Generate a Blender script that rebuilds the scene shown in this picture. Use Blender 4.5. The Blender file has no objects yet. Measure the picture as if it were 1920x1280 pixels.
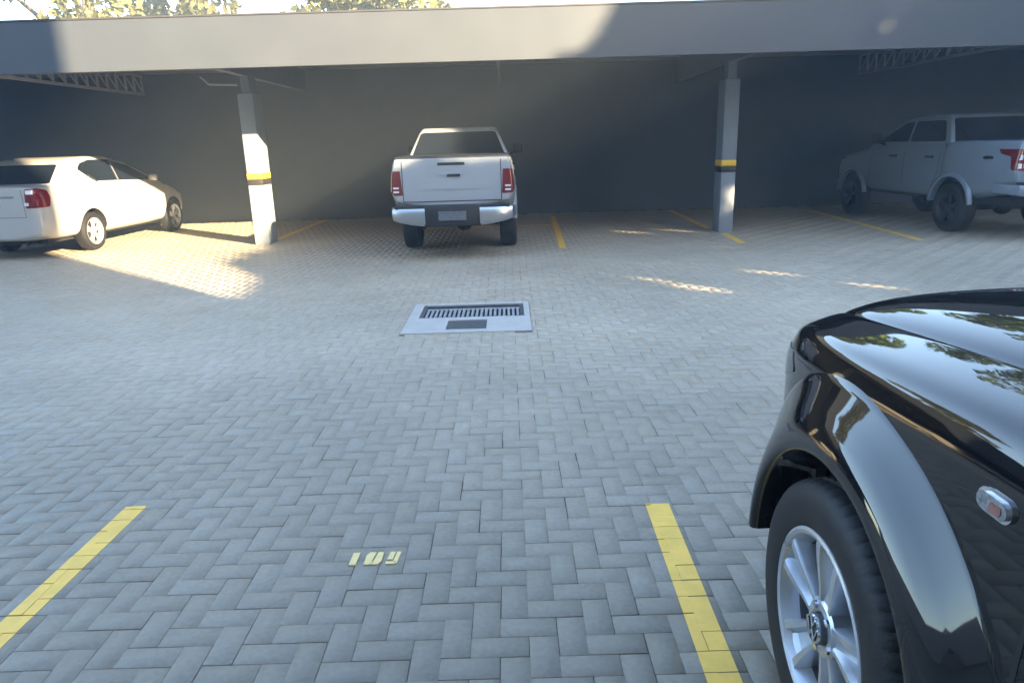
import bpy, bmesh, math, random
import numpy as np
from mathutils import Vector, Matrix
from mathutils.bvhtree import BVHTree
random.seed(7)
SC = bpy.context.scene
COL = SC.collection
PI = math.pi
R = math.radians

# ------------------------------------------------------------------ camera
cam = bpy.data.cameras.new('camera')
camo = bpy.data.objects.new('camera', cam)
COL.objects.link(camo)
cam.sensor_width = 36.0
cam.lens = 36.0 * 1340.0 / 1920.0
cam.clip_start = 0.05
cam.clip_end = 2000
PITCH, ROLL = R(15.63), R(1.65)
fw = Vector((0, math.cos(PITCH), -math.sin(PITCH)))
rt = Vector((1, 0, 0))
up = rt.cross(fw)
r2 = math.cos(ROLL) * rt - math.sin(ROLL) * up
u2 = math.sin(ROLL) * rt + math.cos(ROLL) * up
mw = Matrix((r2, u2, -fw)).transposed().to_4x4()
mw.translation = Vector((0, 0, 1.66))
camo.matrix_world = mw
SC.camera = camo

# ------------------------------------------------------------------ light
SUN_EL = R(17.0)
SUND = Vector((0.735, -0.678, math.tan(SUN_EL))).normalized()      # towards the sun
w = bpy.data.worlds.new('World')
SC.world = w
w.use_nodes = True
nt = w.node_tree
sky = nt.nodes.new('ShaderNodeTexSky')
sky.sky_type = 'NISHITA'
sky.sun_disc = False
sky.sun_elevation = SUN_EL
sky.sun_rotation = math.atan2(SUND.x, SUND.y)
sky.air_density = 1.0
sky.dust_density = 0.7
sky.ozone_density = 1.6
bg = nt.nodes['Background']
bg.inputs['Strength'].default_value = 0.105
nt.links.new(sky.outputs[0], bg.inputs[0])
sl = bpy.data.lights.new('sun', 'SUN')
sl.energy = 5.0
sl.angle = R(0.55)
sl.color = (1.0, 0.77, 0.46)
so = bpy.data.objects.new('sun', sl)
COL.objects.link(so)
so.rotation_euler = (-SUND).to_track_quat('-Z', 'Y').to_euler()
so.location = (15, -15, 20)
SC.view_settings.view_transform = 'Standard'
SC.view_settings.look = 'None'
SC.view_settings.exposure = 3.52
SC.view_settings.gamma = 1.0

# ------------------------------------------------------------------ materials
def mat(name, col, rough=0.6, metal=0.0, coat=0.0, spec=0.5, noise=0.0, nscale=8.0, bump=0.0, bscale=60.0, rnoise=0.0, trans=0.0):
    m = bpy.data.materials.new(name)
    m.use_nodes = True
    t = m.node_tree
    b = t.nodes['Principled BSDF']
    b.inputs['Base Color'].default_value = (*col, 1)
    b.inputs['Roughness'].default_value = rough
    b.inputs['Metallic'].default_value = metal
    b.inputs['Coat Weight'].default_value = coat
    b.inputs['Coat Roughness'].default_value = 0.03
    b.inputs['Specular IOR Level'].default_value = spec
    b.inputs['Transmission Weight'].default_value = trans
    if noise or rnoise or bump:
        tc = t.nodes.new('ShaderNodeTexCoord')
    if noise or rnoise:
        n = t.nodes.new('ShaderNodeTexNoise')
        n.inputs['Scale'].default_value = nscale
        n.inputs['Detail'].default_value = 6
        n.inputs['Roughness'].default_value = 0.65
        t.links.new(tc.outputs['Object'], n.inputs['Vector'])
        if noise:
            mx = t.nodes.new('ShaderNodeMapRange')
            mx.inputs['From Min'].default_value = 0.25
            mx.inputs['From Max'].default_value = 0.75
            mx.inputs['To Min'].default_value = 1 - noise
            mx.inputs['To Max'].default_value = 1 + noise
            t.links.new(n.outputs['Fac'], mx.inputs['Value'])
            vm = t.nodes.new('ShaderNodeVectorMath')
            vm.operation = 'SCALE'
            vm.inputs[0].default_value = col
            t.links.new(mx.outputs[0], vm.inputs['Scale'])
            t.links.new(vm.outputs[0], b.inputs['Base Color'])
        if rnoise:
            mr = t.nodes.new('ShaderNodeMapRange')
            mr.inputs['From Min'].default_value = 0.3
            mr.inputs['From Max'].default_value = 0.7
            mr.inputs['To Min'].default_value = max(0.0, rough - rnoise)
            mr.inputs['To Max'].default_value = rough + rnoise
            t.links.new(n.outputs['Fac'], mr.inputs['Value'])
            t.links.new(mr.outputs[0], b.inputs['Roughness'])
    if bump:
        n2 = t.nodes.new('ShaderNodeTexNoise')
        n2.inputs['Scale'].default_value = bscale
        n2.inputs['Detail'].default_value = 4
        t.links.new(tc.outputs['Object'], n2.inputs['Vector'])
        bp = t.nodes.new('ShaderNodeBump')
        bp.inputs['Strength'].default_value = bump
        bp.inputs['Distance'].default_value = 0.01
        t.links.new(n2.outputs['Fac'], bp.inputs['Height'])
        t.links.new(bp.outputs[0], b.inputs['Normal'])
    return m

M = {}
M['black_paint'] = mat('black_paint', (0.002, 0.0025, 0.004), 0.03, coat=0.0, spec=0.75)
M['white_paint'] = mat('white_paint', (0.275, 0.305, 0.335), 0.28, coat=0.6, noise=0.03, nscale=3)
M['cream_paint'] = mat('cream_paint', (0.35, 0.345, 0.325), 0.3, coat=0.6, noise=0.03, nscale=3)
M['silver_paint'] = mat('silver_paint', (0.18, 0.21, 0.25), 0.22, coat=0.6, noise=0.03, nscale=3)
M['car_glass'] = mat('car_glass', (0.006, 0.009, 0.014), 0.05, spec=0.25)
M['trim'] = mat('black_trim', (0.012, 0.013, 0.015), 0.5, bump=0.05, bscale=300)
M['liner'] = mat('wheel_well_liner', (0.008, 0.008, 0.009), 0.85)
M['flare'] = mat('flare_black', (0.003, 0.0035, 0.005), 0.04, coat=0.0, spec=0.75)
M['rubber'] = mat('tyre_rubber', (0.0045, 0.005, 0.0065), 0.65, noise=0.25, nscale=25, bump=0.1, bscale=120)
M['alloy'] = mat('alloy', (0.52, 0.55, 0.60), 0.34, metal=0.8, noise=0.1, nscale=14, rnoise=0.08)
M['dark_alloy'] = mat('dark_alloy', (0.10, 0.105, 0.115), 0.45, metal=0.7, noise=0.15, nscale=10)
M['brake'] = mat('brake_steel', (0.09, 0.085, 0.08), 0.5, metal=0.8, noise=0.25, nscale=20)
M['satin'] = mat('satin_chrome', (0.42, 0.45, 0.48), 0.32, metal=0.9)
M['grate'] = mat('grate_steel', (0.42, 0.44, 0.46), 0.4, metal=0.5, noise=0.35, nscale=9)
M['chrome'] = mat('chrome', (0.75, 0.77, 0.80), 0.12, metal=1.0)
M['red_lens'] = mat('red_lens', (0.13, 0.003, 0.006), 0.12, coat=0.6, noise=0.35, nscale=22)
M['clear_lens'] = mat('clear_lens', (0.62, 0.63, 0.64), 0.1, coat=0.7, noise=0.2, nscale=35)
M['repeater'] = mat('repeater_lens', (0.28, 0.28, 0.29), 0.12, metal=0.5, noise=0.6, nscale=70)
M['amber_lens'] = mat('amber_lens', (0.22, 0.09, 0.07), 0.12, coat=0.6, noise=0.5, nscale=60)
M['plate'] = mat('plate', (0.10, 0.115, 0.135), 0.45, noise=0.4, nscale=26)
M['concrete'] = mat('concrete', (0.40, 0.385, 0.35), 0.75, noise=0.14, nscale=5, bump=0.15, bscale=50)
M['iron'] = mat('cast_iron', (0.10, 0.105, 0.11), 0.5, metal=0.5, noise=0.3, nscale=14, bump=0.2, bscale=80)
M['pit'] = mat('pit', (0.02, 0.02, 0.02), 0.9)
M['yellow'] = mat('yellow_line_paint', (0.78, 0.47, 0.07), 0.55, noise=0.16, nscale=7, bump=0.1, bscale=90)
M['cream_line'] = mat('cream_stencil_paint', (0.72, 0.54, 0.22), 0.55, noise=0.12, nscale=30)
M['yellow_band'] = mat('yellow_band_paint', (0.75, 0.47, 0.03), 0.5, noise=0.1, nscale=8)
M['black_band'] = mat('black_band_paint', (0.02, 0.018, 0.015), 0.5, noise=0.1)
M['pillar'] = mat('pillar_paint', (0.185, 0.215, 0.25), 0.6, noise=0.07, nscale=5, bump=0.1, bscale=40)
M['steel'] = mat('painted_steel', (0.13, 0.15, 0.18), 0.5, noise=0.15, nscale=5)
M['steel_light'] = mat('light_steel', (0.22, 0.24, 0.26), 0.45, noise=0.15, nscale=9)
M['fascia'] = mat('fascia_sheet', (0.045, 0.053, 0.066), 0.5, noise=0.04, nscale=1.1, rnoise=0.06)
M['cap'] = mat('cap_sheet', (0.04, 0.04, 0.045), 0.5)
M['roof'] = mat('roof_sheet', (0.30, 0.31, 0.32), 0.5, noise=0.1, nscale=1.5)
M['wall'] = mat('dark_wall_paint', (0.062, 0.076, 0.092), 0.8, noise=0.12, nscale=0.9, bump=0.25, bscale=18)
M['facade'] = mat('facade_render', (0.33, 0.29, 0.25), 0.8, noise=0.08, nscale=0.8)
M['white_wall'] = mat('white_wall_paint', (0.62, 0.60, 0.57), 0.7, noise=0.06, nscale=0.8)
M['window'] = mat('window_glass', (0.03, 0.04, 0.05), 0.05, spec=0.6)
M['bark'] = mat('bark', (0.07, 0.05, 0.035), 0.9, noise=0.4, nscale=12, bump=0.6, bscale=30)
M['soil'] = mat('soil', (0.05, 0.05, 0.048), 0.9, noise=0.3, nscale=0.6)
M['sand'] = mat('joint_sand', (0.095, 0.085, 0.072), 0.95, noise=0.4, nscale=8)
M['tile'] = mat('roof_tile', (0.28, 0.12, 0.07), 0.8, noise=0.25, nscale=6)

def leaf_mat(name, col):
    m = bpy.data.materials.new(name)
    m.use_nodes = True
    t = m.node_tree
    t.nodes.clear()
    out = t.nodes.new('ShaderNodeOutputMaterial')
    at = t.nodes.new('ShaderNodeAttribute')
    at.attribute_name = 'var'
    mr = t.nodes.new('ShaderNodeMapRange')
    mr.inputs['To Min'].default_value = 0.5
    mr.inputs['To Max'].default_value = 1.5
    t.links.new(at.outputs['Fac'], mr.inputs['Value'])
    vm = t.nodes.new('ShaderNodeVectorMath')
    vm.operation = 'SCALE'
    vm.inputs[0].default_value = col
    t.links.new(mr.outputs[0], vm.inputs['Scale'])
    d = t.nodes.new('ShaderNodeBsdfDiffuse')
    tr = t.nodes.new('ShaderNodeBsdfTranslucent')
    mx = t.nodes.new('ShaderNodeMixShader')
    mx.inputs[0].default_value = 0.35
    t.links.new(vm.outputs[0], d.inputs[0])
    t.links.new(vm.outputs[0], tr.inputs[0])
    t.links.new(d.outputs[0], mx.inputs[1])
    t.links.new(tr.outputs[0], mx.inputs[2])
    t.links.new(mx.outputs[0], out.inputs[0])
    return m
M['leaf'] = leaf_mat('leaf_green', (0.075, 0.11, 0.025))
M['leaf_olive'] = leaf_mat('leaf_olive', (0.12, 0.12, 0.05))
M['leaf_dark'] = leaf_mat('leaf_dark', (0.04, 0.065, 0.02))

def paver_mat():
    m = mat('grey_pavers', (0.2, 0.2, 0.2), 0.52, spec=0.5)
    t = m.node_tree
    b = t.nodes['Principled BSDF']
    at = t.nodes.new('ShaderNodeAttribute')
    at.attribute_name = 'var'
    tc = t.nodes.new('ShaderNodeTexCoord')
    n1 = t.nodes.new('ShaderNodeTexNoise')           # worn, dirty areas metres across
    n1.inputs['Scale'].default_value = 0.45
    n1.inputs['Detail'].default_value = 5
    n2 = t.nodes.new('ShaderNodeTexNoise')           # concrete grain
    n2.inputs['Scale'].default_value = 45
    n2.inputs['Detail'].default_value = 6
    for n in (n1, n2):
        t.links.new(tc.outputs['Object'], n.inputs['Vector'])
    def mr(src, a, bb, lo, hi):
        k = t.nodes.new('ShaderNodeMapRange')
        k.inputs['From Min'].default_value = a
        k.inputs['From Max'].default_value = bb
        k.inputs['To Min'].default_value = lo
        k.inputs['To Max'].default_value = hi
        t.links.new(src, k.inputs['Value'])
        return k.outputs[0]
    a = mr(at.outputs['Fac'], 0, 1, 0.93, 1.07)
    c = mr(n1.outputs['Fac'], 0.3, 0.7, 0.86, 1.12)
    d = mr(n2.outputs['Fac'], 0.3, 0.7, 0.9, 1.1)
    mu = t.nodes.new('ShaderNodeMath'); mu.operation = 'MULTIPLY'
    mv = t.nodes.new('ShaderNodeMath'); mv.operation = 'MULTIPLY'
    t.links.new(a, mu.inputs[0]); t.links.new(c, mu.inputs[1])
    t.links.new(mu.outputs[0], mv.inputs[0]); t.links.new(d, mv.inputs[1])
    cr = t.nodes.new('ShaderNodeMix'); cr.data_type = 'RGBA'
    cr.inputs[6].default_value = (0.345, 0.290, 0.212, 1)
    cr.inputs[7].default_value = (0.325, 0.284, 0.220, 1)
    t.links.new(at.outputs['Fac'], cr.inputs[0])
    vm = t.nodes.new('ShaderNodeVectorMath'); vm.operation = 'SCALE'
    # shade on the near paving and sheen on the lane, painted into the colour
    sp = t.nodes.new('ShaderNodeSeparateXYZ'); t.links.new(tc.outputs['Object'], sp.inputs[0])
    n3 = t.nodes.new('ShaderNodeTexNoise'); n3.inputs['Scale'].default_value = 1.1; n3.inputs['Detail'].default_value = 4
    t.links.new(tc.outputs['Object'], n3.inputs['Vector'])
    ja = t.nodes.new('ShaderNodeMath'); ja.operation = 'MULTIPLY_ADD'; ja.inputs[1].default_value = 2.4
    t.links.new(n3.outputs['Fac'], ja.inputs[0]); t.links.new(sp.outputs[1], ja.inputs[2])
    near_shade = mr(ja.outputs[0], 2.6, 7.0, 0.53, 1.14)
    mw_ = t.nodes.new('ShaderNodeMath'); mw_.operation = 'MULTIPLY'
    t.links.new(mv.outputs[0], mw_.inputs[0]); t.links.new(near_shade, mw_.inputs[1])
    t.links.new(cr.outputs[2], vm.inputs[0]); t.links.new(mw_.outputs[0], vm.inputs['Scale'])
    t.links.new(vm.outputs[0], b.inputs['Base Color'])
    n4 = t.nodes.new('ShaderNodeTexNoise'); n4.inputs['Scale'].default_value = 2.3; n4.inputs['Detail'].default_value = 9; n4.inputs['Roughness'].default_value = 0.75
    t.links.new(tc.outputs['Object'], n4.inputs['Vector'])
    scuff = mr(n4.outputs['Fac'], 0.60, 0.72, 1.0, 1.35)
    drk = mr(n4.outputs['Fac'], 0.30, 0.42, 0.78, 1.0)
    m5 = t.nodes.new('ShaderNodeMath'); m5.operation = 'MULTIPLY'; t.links.new(scuff, m5.inputs[0]); t.links.new(drk, m5.inputs[1])
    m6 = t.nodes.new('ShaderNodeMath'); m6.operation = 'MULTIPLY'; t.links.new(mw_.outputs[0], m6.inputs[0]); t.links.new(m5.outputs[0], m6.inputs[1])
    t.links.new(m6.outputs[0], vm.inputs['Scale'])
    rg = mr(n1.outputs['Fac'], 0.3, 0.7, 0.50, 0.62)
    t.links.new(rg, b.inputs['Roughness'])
    bp = t.nodes.new('ShaderNodeBump'); bp.inputs['Strength'].default_value = 0.05; bp.inputs['Distance'].default_value = 0.004
    t.links.new(n2.outputs['Fac'], bp.inputs['Height']); t.links.new(bp.outputs[0], b.inputs['Normal'])
    return m
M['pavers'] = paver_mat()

# ------------------------------------------------------------------ helpers
def tag(o, label=None, cat=None, group=None, kind=None):
    if label: o['label'] = label
    if cat: o['category'] = cat
    if group: o['group'] = group
    if kind: o['kind'] = kind
    return o

def thing(name, label, cat, loc=(0, 0, 0), rz=0.0, group=None):
    o = bpy.data.objects.new(name, None)
    o.empty_display_size = 0.2
    COL.objects.link(o)
    o.location = loc
    o.rotation_euler = (0, 0, rz)
    return tag(o, label, cat, group)

def obj(name, bm, m, parent=None, angle=None, loc=None):
    if angle is not None:
        bm.normal_update()
        for f in bm.faces: f.smooth = True
        for e in bm.edges:
            if len(e.link_faces) == 2:
                e.smooth = e.calc_face_angle(0) < R(angle)
    me = bpy.data.meshes.new(name)
    bm.to_mesh(me)
    bm.free()
    for k in (m if isinstance(m, (list, tuple)) else [m]):
        me.materials.append(k)
    o = bpy.data.objects.new(name, me)
    COL.objects.link(o)
    if parent: o.parent = parent
    if loc: o.location = loc
    return o

def box(bm, a, b, bev=0.0, seg=1):
    vs = [bm.verts.new((x, y, z)) for x in (a[0], b[0]) for y in (a[1], b[1]) for z in (a[2], b[2])]
    fs = [bm.faces.new([vs[i] for i in q]) for q in ((0, 1, 3, 2), (4, 6, 7, 5), (0, 4, 5, 1), (2, 3, 7, 6), (0, 2, 6, 4), (1, 5, 7, 3))]
    if bev:
        es = list({e for f in fs for e in f.edges})
        bmesh.ops.bevel(bm, geom=es, offset=bev, segments=seg, affect='EDGES', profile=0.5)
    return bm

def boxes(*bs, bev=0.0):
    bm = bmesh.new()
    for a, b in bs: box(bm, a, b, bev)
    return bm

def bar(bm, p, q, r, n=6):
    p, q = Vector(p), Vector(q)
    d = (q - p).normalized()
    s = d.cross(Vector((0, 0, 1)) if abs(d.z) < 0.9 else Vector((1, 0, 0))).normalized()
    t = d.cross(s)
    rings = []
    for c in (p, q):
        rings.append([bm.verts.new(c + r * (math.cos(2 * PI * (i + .5) / n) * s + math.sin(2 * PI * (i + .5) / n) * t)) for i in range(n)])
    for i in range(n):
        bm.faces.new((rings[0][i], rings[0][(i + 1) % n], rings[1][(i + 1) % n], rings[1][i]))
    bm.faces.new(rings[0][::-1]); bm.faces.new(rings[1])
    return bm

def lathe(bm, prof, n=48, a0=0.0, a1=2 * PI, mod=None):
    """prof: list of (radius, x); axis = X"""
    full = abs(a1 - a0 - 2 * PI) < 1e-6
    cnt = n if full else n + 1
    rings = []
    for i in range(cnt):
        a = a0 + (a1 - a0) * i / n
        rings.append([bm.verts.new((x, (r + (mod(i, k) if mod else 0)) * math.cos(a), (r + (mod(i, k) if mod else 0)) * math.sin(a))) for k, (r, x) in enumerate(prof)])
    for i in range(n):
        A, B = rings[i], rings[(i + 1) % cnt]
        for k in range(len(prof) - 1):
            bm.faces.new((A[k], A[k + 1], B[k + 1], B[k]))
    return bm

def disc(bm, r, x, n=40, flip=False):
    c = [bm.verts.new((x, r * math.cos(2 * PI * i / n), r * math.sin(2 * PI * i / n))) for i in range(n)]
    bm.faces.new(c[::-1] if flip else c)
    return bm

def fixn(bm):
    bmesh.ops.recalc_face_normals(bm, faces=bm.faces)
    return bm

def applied(o):
    dg = bpy.context.evaluated_depsgraph_get()
    dg.update()
    me = bpy.data.meshes.new_from_object(o.evaluated_get(dg))
    old = o.data
    o.modifiers.clear()
    o.data = me
    return o

def round_poly(pts, r, seg=4):
    """rounded corners of a closed 2D polygon; r a number or list"""
    out = []
    n = len(pts)
    for i in range(n):
        p = Vector(pts[i]); a = Vector(pts[i - 1]); b = Vector(pts[(i + 1) % n])
        rr = r[i] if isinstance(r, (list, tuple)) else r
        if rr <= 0:
            out.append(tuple(p)); continue
        da = (a - p); db = (b - p)
        k = min(rr, da.length * .45, db.length * .45)
        s, e = p + da.normalized() * k, p + db.normalized() * k
        for j in range(seg + 1):
            t = j / seg
            q = (1 - t) ** 2 * s + 2 * t * (1 - t) * p + t * t * e
            out.append((q.x, q.y))
    return out

def drape_bm(bm, poly, axis, bvh, off, sgn=1, grid=0.06, skirt=0.004, hwd=.9):
    """lay a 2D outline on a body. axis 'x': poly in (y,z), cast along x from side sgn; 'y': poly in (x,z) cast from rear (sgn=-1) or front;  'z': poly in (x,y) from above"""
    b = bmesh.new()
    S2 = .7071
    mk = {'d': lambda u, v: (sgn * (hwd + u * S2 + 2 * S2), u * S2 - 2 * S2, v), 'x': lambda u, v: (sgn * 3, u, v), 'y': lambda u, v: (u, sgn * 9, v), 'z': lambda u, v: (u, v, 5)}[axis]
    vs = [b.verts.new(mk(u, v)) for u, v in poly]
    b.faces.new(vs)
    us = [p[0] for p in poly]; ws = [p[1] for p in poly]
    ax = {'d': (0, 2), 'x': (1, 2), 'y': (0, 2), 'z': (0, 1)}[axis]
    for k, (lo, hi) in zip(ax, ((min(us), max(us)), (min(ws), max(ws)))):
        n = int((hi - lo) / grid)
        for i in range(1, n + 1):
            q_ = lo + (hi - lo) * i / (n + 1)
            co = [0, 0, 0]; co[k] = q_
            no = [0, 0, 0]; no[k] = 1
            if axis == 'd' and k == 0: co = [sgn * (hwd + q_ * S2), q_ * S2, 0]; no = [sgn, 1, 0]
            bmesh.ops.bisect_plane(b, geom=b.verts[:] + b.edges[:] + b.faces[:], plane_co=co, plane_no=no)
    d = {'d': Vector((-sgn * S2, S2, 0)), 'x': Vector((-sgn, 0, 0)), 'y': Vector((0, -sgn, 0)), 'z': Vector((0, 0, -1))}[axis]
    hits = []; miss = []
    for v in b.verts:
        h = bvh.ray_cast(v.co, d)
        if h[0] is None: miss.append(v)
        else: hits.append((v, h[0]))
    if not hits:
        b.free(); return
    known = {v: p for v, p in hits}
    kk = 'xyzd'.index(axis) % 3
    for v in miss:
        q = min(known, key=lambda w: (w.co - v.co).length)
        c = v.co.copy(); c[kk] = known[q][kk]; known[v] = c
    for v in b.verts: v.co = known[v] - d * off
    b.normal_update()
    g = bmesh.ops.extrude_face_region(b, geom=b.faces[:])
    top = {e for e in g['geom'] if isinstance(e, bmesh.types.BMVert)}
    for v in b.verts:
        if v not in top: v.co = v.co + d * (off + skirt)
    fixn(b)
    me = bpy.data.meshes.new('tmp'); b.to_mesh(me); b.free()
    bm.from_mesh(me); bpy.data.meshes.remove(me)

def drape(name, poly, axis, bvh, off, m, parent, sgn=1, grid=0.06):
    bm = bmesh.new()
    drape_bm(bm, poly, axis, bvh, off, sgn, grid)
    return obj(name, bm, m, parent, 40)

def strip(pts, wd):
    """2D polyline -> thin closed polygon"""
    L, Rr = [], []
    for i, p in enumerate(pts):
        a = Vector(pts[max(0, i - 1)]); b = Vector(pts[min(len(pts) - 1, i + 1)])
        t = (b - a).normalized(); nrm = Vector((-t.y, t.x)) * wd / 2
        L.append(tuple(Vector(p) + nrm)); Rr.append(tuple(Vector(p) - nrm))
    return L + Rr[::-1]

def quad_plate(bm, q, poly, off=0.004, thick=0.01):
    """q: four 3D corners (bl, br, tr, tl); poly in (s,t)"""
    q = [Vector(p) for p in q]
    def P(s, t): return (q[0] * (1 - s) + q[1] * s) * (1 - t) + (q[3] * (1 - s) + q[2] * s) * t
    n = (q[1] - q[0]).cross(q[3] - q[0]).normalized()
    a = [bm.verts.new(P(s, t) + n * off) for s, t in poly]
    b = [bm.verts.new(P(s, t) + n * (off - thick)) for s, t in poly]
    bm.faces.new(a); bm.faces.new(b[::-1])
    k = len(a)
    for i in range(k):
        bm.faces.new((b[i], b[(i + 1) % k], a[(i + 1) % k], a[i]))
    return bm

# ------------------------------------------------------------------ ground
bm = bmesh.new()
vs = [bm.verts.new(p) for p in ((-300, -300, 0), (300, -300, 0), (300, 300, 0), (-300, 300, 0))]
bm.faces.new(vs)
tag(obj('ground', bm, M['soil'], loc=(0, 0, -0.06)), kind='structure')
bm = bmesh.new()
for a, b, c, d in ((-20, -8, 20, 6.272), (-20, 7.498, 20, 17.2), (-20, 6.272, -1.018, 7.498), (.188, 6.272, 20, 7.498)):
    bm.faces.new([bm.verts.new(p) for p in ((a, b, 0), (c, b, 0), (c, d, 0), (a, d, 0))])
tag(obj('paving_bed', bm, M['sand'], loc=(0, 0, -0.0045)), kind='structure')

DRAIN = (-1.02, 6.27, 0.19, 7.50)
rng = np.random.default_rng(3)
PX0, PX1, PY0, PY1 = -17.0, 15.0, -4.0, 17.15
P = 0.1
OX, OY = 0.03, 0.02
ni = int((PX1 - PX0) / P); nj = int((PY1 - PY0) / P)
rects = []
for j in range(-2, nj + 3):
    base = j % 4
    i = np.arange(base - 8, ni + 8, 4)
    x = PX0 + OX + i * P; y = np.full(len(i), PY0 + OY + j * P)
    rects.append(np.stack([x, y, x + 2 * P, y + P], 1))
    x2 = PX0 + OX + (i + 3) * P
    rects.append(np.stack([x2, y, x2 + P, y + 2 * P], 1))
rects = np.concatenate(rects)
c0 = rects[:, [0, 1]]; c1 = rects[:, [2, 3]]
keep = (c1[:, 0] > PX0) & (c0[:, 0] < PX1) & (c1[:, 1] > PY0) & (c1[:, 1] < PY1 + .05)
inside = (c0[:, 0] < DRAIN[2]) & (c1[:, 0] > DRAIN[0]) & (c0[:, 1] < DRAIN[3]) & (c1[:, 1] > DRAIN[1])
# pavers beside the drain are cut to it
cut = rects[keep & inside]
rects = rects[keep & ~inside]
extra = []
for x0, y0, x1, y1 in cut:
    if x0 < DRAIN[0] - .012: extra.append((x0, y0, DRAIN[0], y1))
    elif x1 > DRAIN[2] + .012: extra.append((DRAIN[2], y0, x1, y1))
    elif y0 < DRAIN[1] - .012: extra.append((x0, y0, x1, DRAIN[1]))
    elif y1 > DRAIN[3] + .012: extra.append((x0, DRAIN[3], x1, y1))
rects = np.concatenate([rects, np.array(extra)])
N = len(rects)
tilt = rng.normal(0, 0.0022, (N, 2))
lift = rng.normal(0, 0.0005, N)
wob = rng.normal(0, 0.0012, (N, 2))
rects[:, [0, 2]] += wob[:, :1]; rects[:, [1, 3]] += wob[:, 1:]
def ring(ins, dz):
    x0, y0, x1, y1 = (rects[:, k] for k in range(4))
    ix = ins * .55
    xs = np.stack([x0 + ix, x1 - ix, x1 - ix, x0 + ix], 1)
    ys = np.stack([y0 + ins, y0 + ins, y1 - ins, y1 - ins], 1)
    cx = ((x0 + x1) / 2)[:, None]; cy = ((y0 + y1) / 2)[:, None]
    zs = lift[:, None] + (xs - cx) * tilt[:, :1] + (ys - cy) * tilt[:, 1:] + dz
    return np.stack([xs, ys, zs], 2)
V = np.stack([ring(0.0023, 0.0), ring(0.0012, -0.0011), ring(0.0012, -0.013)], 1).reshape(-1, 3)
k = np.arange(N)[:, None, None] * 12
q = [[0, 1, 2, 3]]
for r_ in (0, 4):
    for i in range(4):
        jn = (i + 1) % 4
        q.append([r_ + 4 + i, r_ + 4 + jn, r_ + jn, r_ + i])
Fq = (k + np.array(q)[None]).reshape(-1, 4)
me = bpy.data.meshes.new('pavement')
me.vertices.add(len(V)); me.vertices.foreach_set('co', V.astype(np.float32).ravel())
me.loops.add(Fq.size); me.loops.foreach_set('vertex_index', Fq.astype(np.int32).ravel())
me.polygons.add(len(Fq)); me.polygons.foreach_set('loop_start', np.arange(0, Fq.size, 4, dtype=np.int32))
me.update(calc_edges=True)
at = me.attributes.new('var', 'FLOAT', 'FACE')
at.data.foreach_set('value', np.repeat(np.clip(rng.normal(.5, .24, N), 0, 1), 9).astype(np.float32))
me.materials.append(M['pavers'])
pav = bpy.data.objects.new('pavement', me); COL.objects.link(pav)
tag(pav, kind='structure')

def paint(name, label, rects2, m, cat='road marking', group=None):
    """paint film: one thin sheet on each paver the marking crosses; rects2 = list of (x0,y0,x1,y1, shear) in metres"""
    bm = bmesh.new()
    for (ax0, ay0, ax1, ay1, sh) in rects2:
        sel = np.where((rects[:, 2] > min(ax0, ax0 + sh) - .01) & (rects[:, 0] < max(ax1, ax1 + sh) + .01) & (rects[:, 3] > ay0) & (rects[:, 1] < ay1))[0]
        for i in sel:
            x0, y0, x1, y1 = rects[i]
            x0 -= .0002; y0 += .0022; x1 += .0002; y1 -= .0022
            y0 = max(y0, ay0); y1 = min(y1, ay1)
            if y1 - y0 < .004: continue
            poly = []
            f0 = (y0 - ay0) / (ay1 - ay0) * sh; f1 = (y1 - ay0) / (ay1 - ay0) * sh
            L0, R0, L1, R1 = max(x0, ax0 + f0), min(x1, ax1 + f0), max(x0, ax0 + f1), min(x1, ax1 + f1)
            if R0 - L0 < .002 or R1 - L1 < .002: continue
            cx = (rects[i, 0] + rects[i, 2]) / 2; cy = (rects[i, 1] + rects[i, 3]) / 2
            def Z(x, y): return lift[i] + (x - cx) * tilt[i, 0] + (y - cy) * tilt[i, 1]
            pts = [(L0, y0), (R0, y0), (R1, y1), (L1, y1)]
            t = [bm.verts.new((x, y, Z(x, y) + .0016)) for x, y in pts]
            lo = [bm.verts.new((x, y, Z(x, y) - .001)) for x, y in pts]
            bm.faces.new(t)
            for a in range(4):
                bm.faces.new((lo[a], lo[(a + 1) % 4], t[(a + 1) % 4], t[a]))
    return tag(obj(name, bm, m), label, cat, group)

G = 'yellow parking bay lines'
paint('parking_line', 'yellow bay line at the lower left, running out of the frame on the near pavers', [(-1.965, 0.6, -1.865, 3.15, .065)], M['yellow'], group=G)
paint('parking_line', 'yellow bay line beside the front wheel of the black car', [(0.565, 0.6, 0.675, 3.03, .04)], M['yellow'], group=G)
paint('parking_line', 'yellow bay line just right of the white pickup seen from behind', [(0.80, 11.37, 0.91, 16.3, .15)], M['yellow'], group=G)
paint('parking_line', 'short yellow stub of line in front of the shaded right pillar', [(3.66, 11.35, 3.78, 12.55, .05)], M['yellow'], group=G)
paint('parking_line', 'yellow bay line running to the wall behind the shaded right pillar', [(3.66, 13.35, 3.77, 16.9, .08)], M['yellow'], group=G)
paint('parking_line', 'yellow bay line leading in beside the pickup at the right edge', [(6.38, 11.12, 6.49, 16.0, .28)], M['yellow'], group=G)
paint('parking_line', 'yellow bay line behind the sunlit left pillar', [(-4.42, 13.6, -4.31, 17.0, .05)], M['yellow'], group=G)
paint('cross_line', 'thin yellow line crossing the bay in front of the white pickup to its bay line', [(-1.75, 14.60, 0.90, 14.70, 0)], M['yellow'])
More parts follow.
